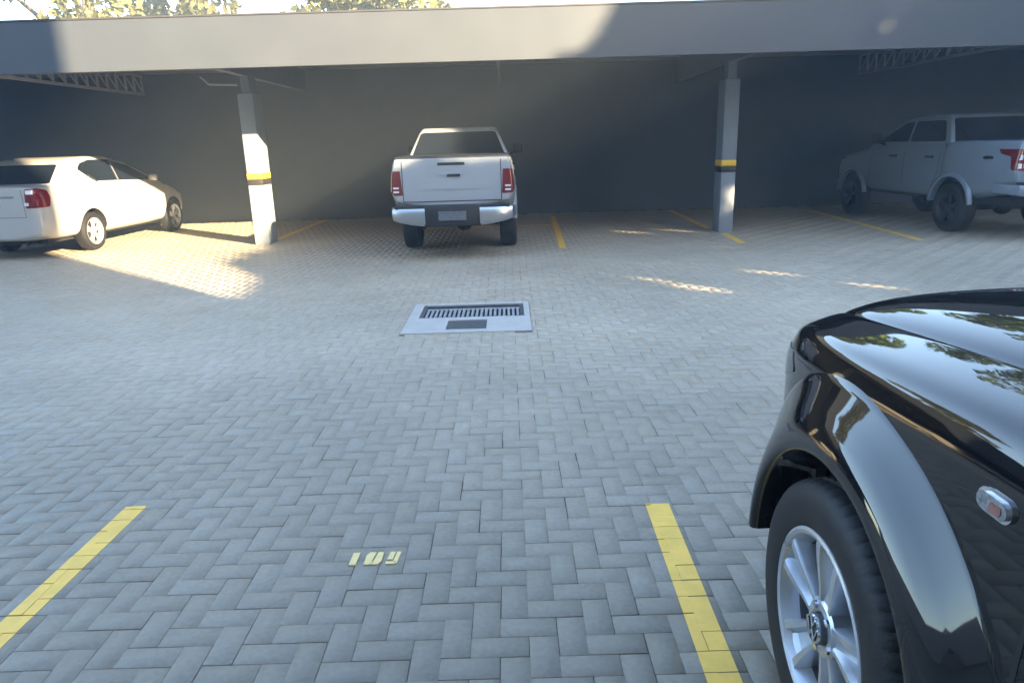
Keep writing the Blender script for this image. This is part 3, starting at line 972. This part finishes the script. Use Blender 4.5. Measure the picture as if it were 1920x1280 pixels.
    bm = bmesh.new(); box(bm, (-.42 * hw / .93, -.17, bz0 - .03), (.42 * hw / .93, .03, bz1 + .02), .015, 2)
    box(bm, (-.9 * hw, -.14, bz1 - .01), (.9 * hw, .05, bz1 + .035), .01)
    cb = obj('bumper_step', bm, M['trim'], t, 40)
    bm = bmesh.new(); box(bm, (-.20, -.185, bz0 + .05), (.20, -.172, bz0 + .18), .004)
    obj('number_plate', bm, M['plate'], cb)
    bm = bmesh.new(); box(bm, (-.75, .2, .50), (.75, 4.9, .62)); bar(bm, (-hw + .3, ra, wr), (hw - .3, ra, wr), .06, 10); bmesh.ops.create_uvsphere(bm, u_segments=12, v_segments=8, radius=.15, matrix=Matrix.Translation((.05, ra, wr)))
    bar(bm, (-.45, -.02, .48), (-.45, 1.0, .5), .035, 8)
    obj('chassis', bm, M['liner'], t)
    # door seams, handles, arches
    for s in (1, -1):
        bm = bmesh.new()
        for pts in ([(1.66, .55), (1.66, zt - .03)], [(2.78, .52), (2.78, belt - .04)], [(3.86, .6), (3.78, belt - .06)], [(1.78, belt - .06), (1.78, .95), (2.0, .6), (2.05, .53)]):
            drape_bm(bm, strip(pts, .012), 'x', bv, .0015, s, .12)
        obj('door_gap', bm, M['trim'], t)
        for yh in (1.95, 3.0):
            bm = bmesh.new()
            drape_bm(bm, round_poly([(yh, belt - .22), (yh + .22, belt - .22), (yh + .22, belt - .175), (yh, belt - .175)], .02), 'x', bv, .02, s, .3)
            obj('door_handle', bm, cfg['handle_m'], t, 40)
        for ya in (ra, ra + wb):
            bm = bmesh.new()
            r0 = wr + .07
            prof = [(r0 - .0, hw - .09), (r0, hw + .012), (r0 + .03, hw + .022), (r0 + .07, hw + .008), (r0 + .085, hw - .03)]
            lathe(bm, prof, 28, R(6), R(174))
            for v in bm.verts: v.co = Vector((s * v.co.x, v.co.y + ya, v.co.z + wr + .03))
            fixn(bm)
            obj('wheel_arch', bm, cfg['arch_m'], t, 50)
    return t

pickup('white double-cab pickup parked tail-out with a black bed cover and dark bumper step', (-0.80, 10.52, 0), R(-.4), M['white_paint'], dict(
    hw=.915, bed_top=1.455, belt=1.42, roof=1.90, cab_rear=1.80, roof_hw=.62, axle=1.42, wr=.41, mirror='black', cover=True, cover_h=.03, tg=.71,
    lamp=[(.77, .96), (.90, .98), (.905, 1.1), (.89, 1.28), (.765, 1.285)], lamp_side=None,
    lens=[[(.765, .985), (.85, .985), (.85, 1.01), (.765, 1.01)], [(.765, 1.04), (.85, 1.04), (.85, 1.065), (.765, 1.065)]],
    lamp_d=[(-.14, .945), (.03, .95), (.05, 1.1), (.03, 1.285), (-.125, 1.29)], bump=(.54, .77), bump_m=M['satin'], handle_m=M['chrome'], arch_m=M['white_paint'], rim=M['dark_alloy']))
pickup('silver white double-cab pickup cut off by the right edge, facing the wall in shadow', (8.32, 10.72, 0), R(4.0), M['silver_paint'], dict(
    hw=.93, ck=.95, badge=True, bed_top=1.47, belt=1.40, roof=1.90, cab_rear=1.86, roof_hw=.66, axle=1.36, wr=.40, mirror='black', cover=False, cover_h=0, tg=.70,
    lamp=[(.72, 1.03), (.895, 1.05), (.91, 1.2), (.90, 1.335), (.72, 1.34)], lamp_d=[(-.15, 1.03), (.05, 1.05), (.075, 1.24), (.22, 1.28), (.26, 1.345), (-.15, 1.345)],
    lens=[[(.74, 1.07), (.80, 1.07), (.80, 1.14), (.74, 1.14)], [(.83, 1.07), (.885, 1.07), (.885, 1.14), (.83, 1.14)], [(.74, 1.18), (.79, 1.18), (.79, 1.26), (.74, 1.26)], [(.83, 1.19), (.885, 1.19), (.885, 1.26), (.83, 1.26)]],
    bump=(.64, .84), bump_m=M['silver_paint'], handle_m=M['trim'], arch_m=M['silver_paint'], rim=M['trim']))

# ------------------------------------------------------------------ sedan
def sedan():
    t = thing('sedan_car', 'white sedan at the left edge, half in sun, parked tail-out', 'car', (-8.29, 11.62, 0), R(-3.5))
    hw = .90
    def s_(kw, zb, zm, zs, ztop):
        return [(0, zb), (hw * .6 * kw, zb), (hw * .92 * kw, zb + .05), (hw * .985 * kw, zb + .2), (hw * kw, zm), (hw * .99 * kw, zm + .18), (hw * .955 * kw, zs - .06), (hw * .91 * kw, zs), (hw * .80 * kw, zs + .025), (0, ztop)]
    st = [(0, s_(.80, .36, .70, 1.13, 1.17)), (.05, s_(.90, .32, .68, 1.15, 1.19)), (.22, s_(.97, .29, .68, 1.16, 1.21)), (.6, s_(1, .27, .68, 1.16, 1.21)), (1.25, s_(1, .25, .68, 1.15, 1.2)),
          (2.1, s_(1, .24, .68, 1.12, 1.16)), (3.0, s_(1, .24, .68, 1.08, 1.13)), (3.6, s_(1, .24, .68, 1.05, 1.11)), (4.05, s_(.99, .25, .66, .99, 1.06)), (4.45, s_(.95, .26, .62, .86, .93)), (4.65, s_(.86, .28, .58, .74, .80)), (4.74, s_(.70, .32, .54, .66, .70))]
    ra, wb, wr = 1.25, 2.80, .335
    body = body_obj('body', st, M['cream_paint'], t, 2, [(ra, wr + .01, wr + .055), (ra + wb, wr + .01, wr + .055)], 0, lambda e: .5 if max(v.co.y for v in e.verts) < .06 else 0, hw)
    bv = bvh_of(body)
    for s in (1, -1):
        for ya in (ra, ra + wb):
            wheel(t, s * (hw - .12), ya, wr, .21, wr - .11, s, 'ten')
    zb = 1.14; w0 = .80; k = .42
    out = [(.42, 1.05), (.46, zb + .02), (1.06, 1.53), (1.3, 1.59), (1.75, 1.615), (2.3, 1.60), (2.9, 1.47), (3.75, 1.09), (3.8, 1.0)]
    greenhouse('roof', out, zb, w0, k, M['cream_paint'], t, .06, 4)
    side_glass('side_window', [(1.32, 1.40), (1.62, 1.185), (3.45, 1.125), (2.86, 1.42), (2.3, 1.545), (1.78, 1.555), (1.48, 1.50)], zb, w0, k, t, .006, .05)
    bm = bmesh.new()
    for s in (1, -1):
        for p, q in (((2.32, 1.15), (2.36, 1.54)), ((1.5, 1.3), (1.68, 1.17))):
            a = Vector((s * (w0 - k * (p[1] - zb) + .008), p[0], p[1])); b = Vector((s * (w0 - k * (q[1] - zb) + .008), q[0], q[1]))
            bar(bm, a, b, .018, 5)
    obj('window_post', bm, M['trim'], t)
    hwz = lambda z: w0 - k * (z - zb)
    bm = bmesh.new()
    ya = lambda z: .46 + .60 * (z - 1.16) / (1.53 - 1.16)
    q = [(-hwz(1.2) + .06, ya(1.2), 1.2), (hwz(1.2) - .06, ya(1.2), 1.2), (hwz(1.49) - .06, ya(1.49), 1.49), (-hwz(1.49) + .06, ya(1.49), 1.49)]
    quad_plate(bm, q, round_poly([(0, 0), (1, 0), (.985, 1), (.015, 1)], .06, 4), .007, .03)
    obj('back_glass', bm, M['car_glass'], t)
    bm = bmesh.new()
    q = [(hwz(1.12) - .07, 3.68, 1.13), (-hwz(1.12) + .07, 3.68, 1.13), (-hwz(1.46) + .06, 2.95, 1.46), (hwz(1.46) - .06, 2.95, 1.46)]
    quad_plate(bm, q, [(0, 0), (1, 0), (1, 1), (0, 1)], .012, .03)
    obj('windscreen', bm, M['car_glass'], t)
    for s in (1, -1):
        bm = bmesh.new()
        drape_bm(bm, round_poly([(-.20, .84), (.14, .85), (.175, 1.0), (.14, 1.11), (.02, 1.15), (-.18, 1.14)], .03), 'd', bv, .008, s, .012, .004, hw)
        lm = obj('tail_lamp', fixn(bm), M['red_lens'], t, 45)
        bm = bmesh.new()
        for p in ([(.66, 1.06), (.80, 1.06), (.80, 1.12), (.66, 1.12)], [(.61, .88), (.68, .88), (.68, .93), (.61, .93)]):
            pl = [(s * a, b) for a, b in p]
            drape_bm(bm, round_poly(pl if s > 0 else pl[::-1], .012), 'y', bv, .014, -1, .05)
        obj('reverse_lens', bm, M['clear_lens'], lm, 45)
        mirror_part(t, s * (hw - .08), 3.35, 1.10, s, M['cream_paint'], (.17, .09, .12))
        bm = bmesh.new()
        drape_bm(bm, strip([(1.72, .62), (3.55, .62)], .035), 'x', bv, .012, s, .15)
        obj('side_moulding', bm, M['steel_light'], t, 40)
        bm = bmesh.new()
        for pts in ([(2.36, .36), (2.36, 1.05)], [(3.5, .38), (3.5, 1.0)], [(1.62, 1.1), (1.62, .85), (1.72, .66)]):
            drape_bm(bm, strip(pts, .01), 'x', bv, .0015, s, .12)
        obj('door_gap', bm, M['steel'], t)
        for yh in (1.75, 2.75):
            bm = bmesh.new(); drape_bm(bm, round_poly([(yh, .965), (yh + .18, .965), (yh + .18, 1.0), (yh, 1.0)], .015), 'x', bv, .016, s, .3)
            obj('door_handle', bm, M['cream_paint'], t, 40)
    bm = bmesh.new()
    drape_bm(bm, strip([(-.60, .70), (.60, .70)], .012), 'y', bv, .002, -1, .1)
    drape_bm(bm, strip([(-.60, .70), (-.585, 1.14)], .012), 'y', bv, .002, -1, .1)
    drape_bm(bm, strip([(.60, .70), (.585, 1.14)], .012), 'y', bv, .002, -1, .1)
    drape_bm(bm, strip([(-.45, 1.02), (.45, 1.02)], .03), 'y', bv, .006, -1, .1)
    obj('boot_gap', bm, M['steel'], t)
    pl = drape('number_plate', [(-.20, .86), (.20, .86), (.20, .99), (-.20, .99)], 'y', bv, .012, M['plate'], t, -1, .3)
    bm = bmesh.new(); box(bm, (-.65, .3, .24), (.65, 4.3, .30)); bar(bm, (.45, .1, .26), (.45, .7, .27), .03, 8)
    obj('underbody', bm, M['liner'], t)
    return t
sedan()

# ------------------------------------------------------------------ black car in the foreground
def black_car():
    """local frame: x right, y forward from the front axle, z up; the car's left flank faces the viewer"""
    HWF = 0.95
    t = thing('black_pickup', 'glossy black car in the right foreground with flared arch and alloy wheel', 'car', (0.755 + HWF, 1.60, 0), R(0))
    def s_(kw, zb, zc, zg, gv=.03, kt=1.0):
        # zc: flank crease height, zg: height at the bonnet gap
        a = .856 * kw
        return [(0, zb), (.55 * kw, zb), (.76 * kw, zb + .03), (a - .01, zb + .16), (a + .005, .72), (a + .005, zc - .12), (a + .006, zc - .020), (a - .010, zc + .012), (a - .030, zc + .060),
                (a - .075, zg - .020), (.655 * kt, zg + .002), (.622 * kt, zg + .006), (.616 * kt, zg + .008 - gv), (.610 * kt, zg + .012), (.50 * kt, zg + .046), (.30 * kt, zg + .068), (0, zg + .075)]
    st = [(.95, s_(.62, .40, .80, .87, 0, .66)), (.92, s_(.70, .36, .86, .95, 0, .78)), (.84, s_(.82, .32, .93, 1.03, 0, .90)), (.70, s_(.915, .29, .985, 1.085, .012, .97)), (.52, s_(.97, .28, 1.015, 1.11, .03, 1.0)), (.25, s_(1, .28, 1.04, 1.135)),
          (-.1, s_(1, .28, 1.06, 1.165)), (-.45, s_(1.0, .28, 1.08, 1.185)), (-.8, s_(1.0, .28, 1.09, 1.2)), (-1.0, s_(1, .28, 1.09, 1.2)), (-1.9, s_(1, .28, 1.085, 1.2)), (-3.0, s_(1, .28, 1.09, 1.2)), (-3.8, s_(1, .34, 1.09, 1.2)), (-4.15, s_(.98, .5, 1.09, 1.19)), (-4.2, s_(.95, .55, 1.08, 1.18))]
    st = st[::-1]
    body = body_obj('body', st, M['black_paint'], t, 3, [(0, .42, .475), (-3.09, .42, .475)], 0, None, .90)
    bv = bvh_of(body)
    # bonnet as its own part
    b = bmesh.new(); b.from_mesh(body.data)
    hood = [f for f in b.faces if f.material_index == 0 and f.normal.z > .25 and -.98 < f.calc_center_median().y < .88 and abs(f.calc_center_median().x) < .60 and f.calc_center_median().z > .9]
    d = bmesh.ops.duplicate(b, geom=hood)
    hb = bmesh.new()
    me = bpy.data.meshes.new('x')
    keepf = {e for e in d['geom'] if isinstance(e, bmesh.types.BMFace)}
    b2 = b.copy()
    b2.faces.ensure_lookup_table()
    b.faces.ensure_lookup_table()
    idx_keep = {f.index for f in keepf} if False else None
    # copy: delete all faces but the duplicated ones (they were appended last)
    nk = len(keepf); tot = len(b2.faces)
    bmesh.ops.delete(b2, geom=b2.faces[:tot - nk], context='FACES')
    bmesh.ops.delete(b, geom=list(keepf) + hood, context='FACES')
    b.to_mesh(body.data); b.free()
    obj('bonnet', b2, M['black_paint'], t, 60)
    hb.free(); bpy.data.meshes.remove(me)
    # flares
    for ya in (0, -3.09):
        for s in (-1, 1):
            bm = bmesh.new()
            prof = [(.500, .62), (.462, .74), (.456, HWF - .025), (.461, HWF - .006), (.472, HWF), (.492, HWF - .003), (.514, HWF - .012), (.538, HWF - .028), (.565, HWF - .049), (.592, HWF - .069), (.615, HWF - .084), (.630, HWF - .094), (.638, HWF - .106), (.642, HWF - .14)]
            lathe(bm, prof, 64, R(3), R(206))
            for v in bm.verts:
                rr_ = math.hypot(v.co.y, v.co.z)
                if rr_ > .48 and v.co.x > .7:
                    th = math.degrees(math.atan2(v.co.z, v.co.y))
                    kq = 1 + (rr_ - .48) / (.642 - .48) * .05 * math.exp(-((th - 52) / 26) ** 2) / rr_ * (1 if ya == 0 else 0)
                    v.co.y *= kq; v.co.z *= kq
                v.co = Vector((s * v.co.x, v.co.y + ya, v.co.z + .41))
            fixn(bm)
            obj('wheel_arch', bm, M['flare'], t, 60)
    # headlamp
    for s in (-1, 1):
        bm = bmesh.new()
        drape_bm(bm, round_poly([(.50, .95), (.74, .86), (.86, .86), (.86, .93), (.72, .985), (.56, 1.0)], .02), 'x', bv, .003, s, .04)
        obj('headlamp', fixn(bm), M['window'], t, 50)
    # side repeater: pill-shaped, chrome ring and clear lens
    for s in (-1, 1):
        pts = []
        def pill(cy, cz, hl, hh, n=10, tilt=0.0):
            o_ = []
            for k_ in range(2 * n + 2):
                a = -PI / 2 + PI * (k_ % (n + 1)) / n + (PI if k_ > n else 0)
                y = (hl - hh) * (1 if k_ <= n else -1) + hh * math.cos(a); z = hh * math.sin(a)
                o_.append((cy + y * math.cos(tilt) - z * math.sin(tilt), cz + y * math.sin(tilt) + z * math.cos(tilt)))
            return o_
        bm = bmesh.new(); drape_bm(bm, pill(-.475, 1.022, .046, .0225), 'x', bv, .006, s, .02)
        rp = obj('side_repeater', bm, M['chrome'], t, 50)
        bm = bmesh.new(); drape_bm(bm, pill(-.475, 1.022, .040, .0165), 'x', bv, .012, s, .02)
        ln = obj('repeater_lens', bm, M['repeater'], rp, 50)
        bm = bmesh.new()
        drape_bm(bm, pill(-.487, 1.02, .016, .010), 'x', bv, .0135, s, .02)
        obj('repeater_bulb', bm, M['amber_lens'], rp, 50)
    # door gap
    for s in (-1, 1):
        bm = bmesh.new()
        drape_bm(bm, strip([(-.73, 1.085), (-.64, .99), (-.585, .86), (-.565, .6), (-.59, .34)], .012), 'x', bv, .0012, s, .05)
        obj('door_gap', bm, M['liner'], t)
        bm = bmesh.new(); box(bm, (s * .74, -2.5, .30), (s * .93, -.78, .36), .02, 2); obj('side_step', fixn(bm), M['trim'], t, 40)
    # cab and glass
    zb = 1.15; w0 = .80; k = .30
    out = [(-4.0, 1.05), (-4.0, 1.18), (-3.7, 1.75), (-3.5, 1.81), (-2.2, 1.83), (-1.75, 1.78), (-.82, 1.22), (-.75, 1.05)]
    greenhouse('cab', out, zb, w0, k, M['black_paint'], t, .055, 4)
    side_glass('front_window', [(-2.02, 1.24), (-1.08, 1.24), (-1.72, 1.70), (-2.02, 1.72)], zb, w0, k, t)
    side_glass('rear_window', [(-3.2, 1.24), (-2.10, 1.24), (-2.10, 1.72), (-3.1, 1.72)], zb, w0, k, t)
    bm = bmesh.new()
    hwz = lambda z: w0 - k * (z - zb)
    q = [(hwz(1.25) - .06, -.86, 1.25), (-hwz(1.25) + .06, -.86, 1.25), (-hwz(1.75) + .06, -1.71, 1.75), (hwz(1.75) - .06, -1.71, 1.75)]
    quad_plate(bm, q, [(0, 0), (1, 0), (1, 1), (0, 1)], .012, .03); obj('windscreen', bm, M['car_glass'], t)
    for s in (-1, 1): mirror_part(t, s * .86, -1.0, 1.2, s, M['black_paint'], (.2, .12, .2))
    bm = bmesh.new(); box(bm, (-.6, -4.0, .3), (.6, .75, .4)); bar(bm, (-.6, 0, .40), (.6, 0, .40), .05, 10); obj('chassis', bm, M['liner'], t)
    # ---- wheels
    def big_wheel(x, y, s, yaw=0.0, spin=0.0):
        r, wd, rr = .395, .26, .254
        h = wd / 2
        o = bpy.data.objects.new('wheel', None); o.empty_display_size = .1; COL.objects.link(o); o.parent = t
        o.location = (x, y, r - .004); o.rotation_euler = (0, 0, yaw)
        bm = bmesh.new()
        prof = [(rr - .014, -h * .82), (rr + .008, -h * .93), (rr + .03, -h * .985), ((r + rr) / 2 + .01, -h * 1.02), (r - .042, -h * 1.0), (r - .026, -h * .95), (r - .012, -h * .86),
                (r - .004, -h * .72), (r - .002, -h * .60), (r - .010, -h * .57), (r - .010, -h * .50), (r - .001, -h * .47), (r, -h * .16), (r - .010, -h * .13), (r - .010, -h * .06), (r, -h * .03),
                (r, h * .03), (r - .010, h * .06), (r - .010, h * .13), (r, h * .16), (r - .001, h * .47), (r - .010, h * .50), (r - .010, h * .57), (r - .002, h * .60), (r - .004, h * .72),
                (r - .012, h * .86), (r - .026, h * .95), (r - .042, h * 1.0), ((r + rr) / 2 + .01, h * 1.02), (rr + .03, h * .985), (rr + .008, h * .93), (rr - .014, h * .82)]
        def mod(i, k_):
            ph = i % 5
            if k_ in (6, 7, 8, 23, 24, 25) and ph == 0: return -.004
            if k_ in (11, 12, 15, 16, 19, 20) and (i + 2) % 5 == 0: return -.004
            return 0
        lathe(bm, prof, 300, mod=mod); fixn(bm)
        obj('tyre', bm, M['rubber'], o, 30)
        bm = bmesh.new()
        lathe(bm, [(rr - .026, h * .55 * s), (rr - .014, h * .86 * s), (rr - .008, h * .95 * s), (rr + .002, h * .985 * s), (rr + .010, h * .96 * s), (rr + .012, h * .88 * s)], 96)
        fixn(bm)
        rim = obj('rim', bm, M['alloy'], o, 35)
        bm = bmesh.new(); lathe(bm, [(rr - .034, -h * .8 * s), (rr - .036, h * .30 * s), (rr - .0265, h * .56 * s)], 64); fixn(bm)
        obj('barrel', bm, M['dark_alloy'], o, 35)
        # five broad spokes, each a pair of ribs with a sunken channel
        for kx in range(5):
            a = 2 * PI * kx / 5 + spin
            bm = bmesh.new()
            rows = []
            for (rad, hw_, face, chan) in ((.045, .030, .80, .80), (.075, .035, .82, .79), (.11, .041, .84, .70), (.15, .050, .88, .62), (.195, .061, .92, .62), (.225, .068, .93, .68), (rr - .012, .075, .90, .84)):
                row = []
                for (tt, lev) in ((-1.0, .42), (-1.0, 0), (-.93, 1), (-.60, 1), (-.42, 2), (0, 2), (.42, 2), (.60, 1), (.93, 1), (1.0, 0), (1.0, .42)):
                    hx = h * {0: face - .07, 1: face, 2: chan, .42: .30}[lev]
                    row.append(bm.verts.new((s * hx, rad * math.cos(a) - tt * hw_ * math.sin(a), rad * math.sin(a) + tt * hw_ * math.cos(a))))
                rows.append(row)
            for A, B in zip(rows[:-1], rows[1:]):
                for i in range(len(A) - 1): bm.faces.new((A[i], A[i + 1], B[i + 1], B[i]))
            fixn(bm)
            sp_ = obj('spoke', bm, M['alloy'], o, 28)
        bm = bmesh.new()
        lathe(bm, [(.078, h * .30 * s), (.080, h * .78 * s), (.072, h * .83 * s), (.052, h * .84 * s), (.046, h * .80 * s), (.044, h * .80 * s)], 40); fixn(bm)
        obj('hub', bm, M['alloy'], o, 35)
        bm = bmesh.new()
        lathe(bm, [(.043, h * .80 * s), (.042, h * .92 * s), (.034, h * .955 * s), (.0005, h * .965 * s)], 32); fixn(bm)
        hc = obj('hub_cap', bm, M['dark_alloy'], o, 35)
        bm = bmesh.new()
        lathe(bm, [(.038, h * .93 * s), (.038, h * .985 * s), (.033, h * .985 * s), (.033, h * .93 * s)], 32)
        for pts in ([(-.012, .031), (0, .004), (.012, .031)], [(-.029, .014), (-.014, -.026), (0, .0), (.014, -.026), (.029, .014)]):
            for p, q in zip(pts[:-1], pts[1:]):
                bar(bm, (s * h * .985, -s * p[0] * 1.0, p[1]), (s * h * .985, -s * q[0] * 1.0, q[1]), .0032, 5)
        fixn(bm)
        em = obj('emblem', bm, M['chrome'], o, 35)
        for kx in range(5):
            bm = bmesh.new()
            a = 2 * PI * (kx + .5) / 5 + spin
            bar(bm, (s * h * .55, .062 * math.cos(a), .062 * math.sin(a)), (s * h * .88, .062 * math.cos(a), .062 * math.sin(a)), .011, 6)
            obj('wheel_bolt', bm, M['chrome'], o, 30)
        bm = bmesh.new(); disc(bm, .165, h * .12 * s, 48); lathe(bm, [(.165, h * .12 * s), (.165, -h * .05 * s)], 48)
        lathe(bm, [(.085, h * .12 * s), (.08, h * .3 * s), (.0005, h * .3 * s)], 24); fixn(bm)
        obj('brake_disc', bm, M['brake'], o, 35)
        bm = bmesh.new(); disc(bm, rr - .036, -h * .35 * s, 40); obj('hub_backing', bm, M['liner'], o)
        return o
    big_wheel(-(HWF - .15), 0.02, -1, R(-.5), R(96))
    big_wheel(HWF - .155, 0.0, 1, R(-5), R(70))
    big_wheel(-(HWF - .155), -3.09, -1, 0, R(20))
    big_wheel(HWF - .155, -3.09, 1, 0, R(60))
    return t
black_car()

# ------------------------------------------------------------------ added haze for lens glare
hz = bpy.data.materials.new('glare_haze_air')  # volume added to give the glow of veiling lens glare
hz.use_nodes = True
hz.node_tree.nodes.clear()
ho = hz.node_tree.nodes.new('ShaderNodeOutputMaterial')
hv = hz.node_tree.nodes.new('ShaderNodeVolumePrincipled')
hv.inputs['Color'].default_value = (0.70, 0.86, 1.0, 1)
hv.inputs['Density'].default_value = 0.0040
hv.inputs['Anisotropy'].default_value = 0.0
hz.node_tree.links.new(hv.outputs[0], ho.inputs['Volume'])
bm = bmesh.new(); box(bm, (-45, -45, -1.5), (45, 45, 16.5))
tag(obj('glare_haze', bm, hz), kind='stuff')
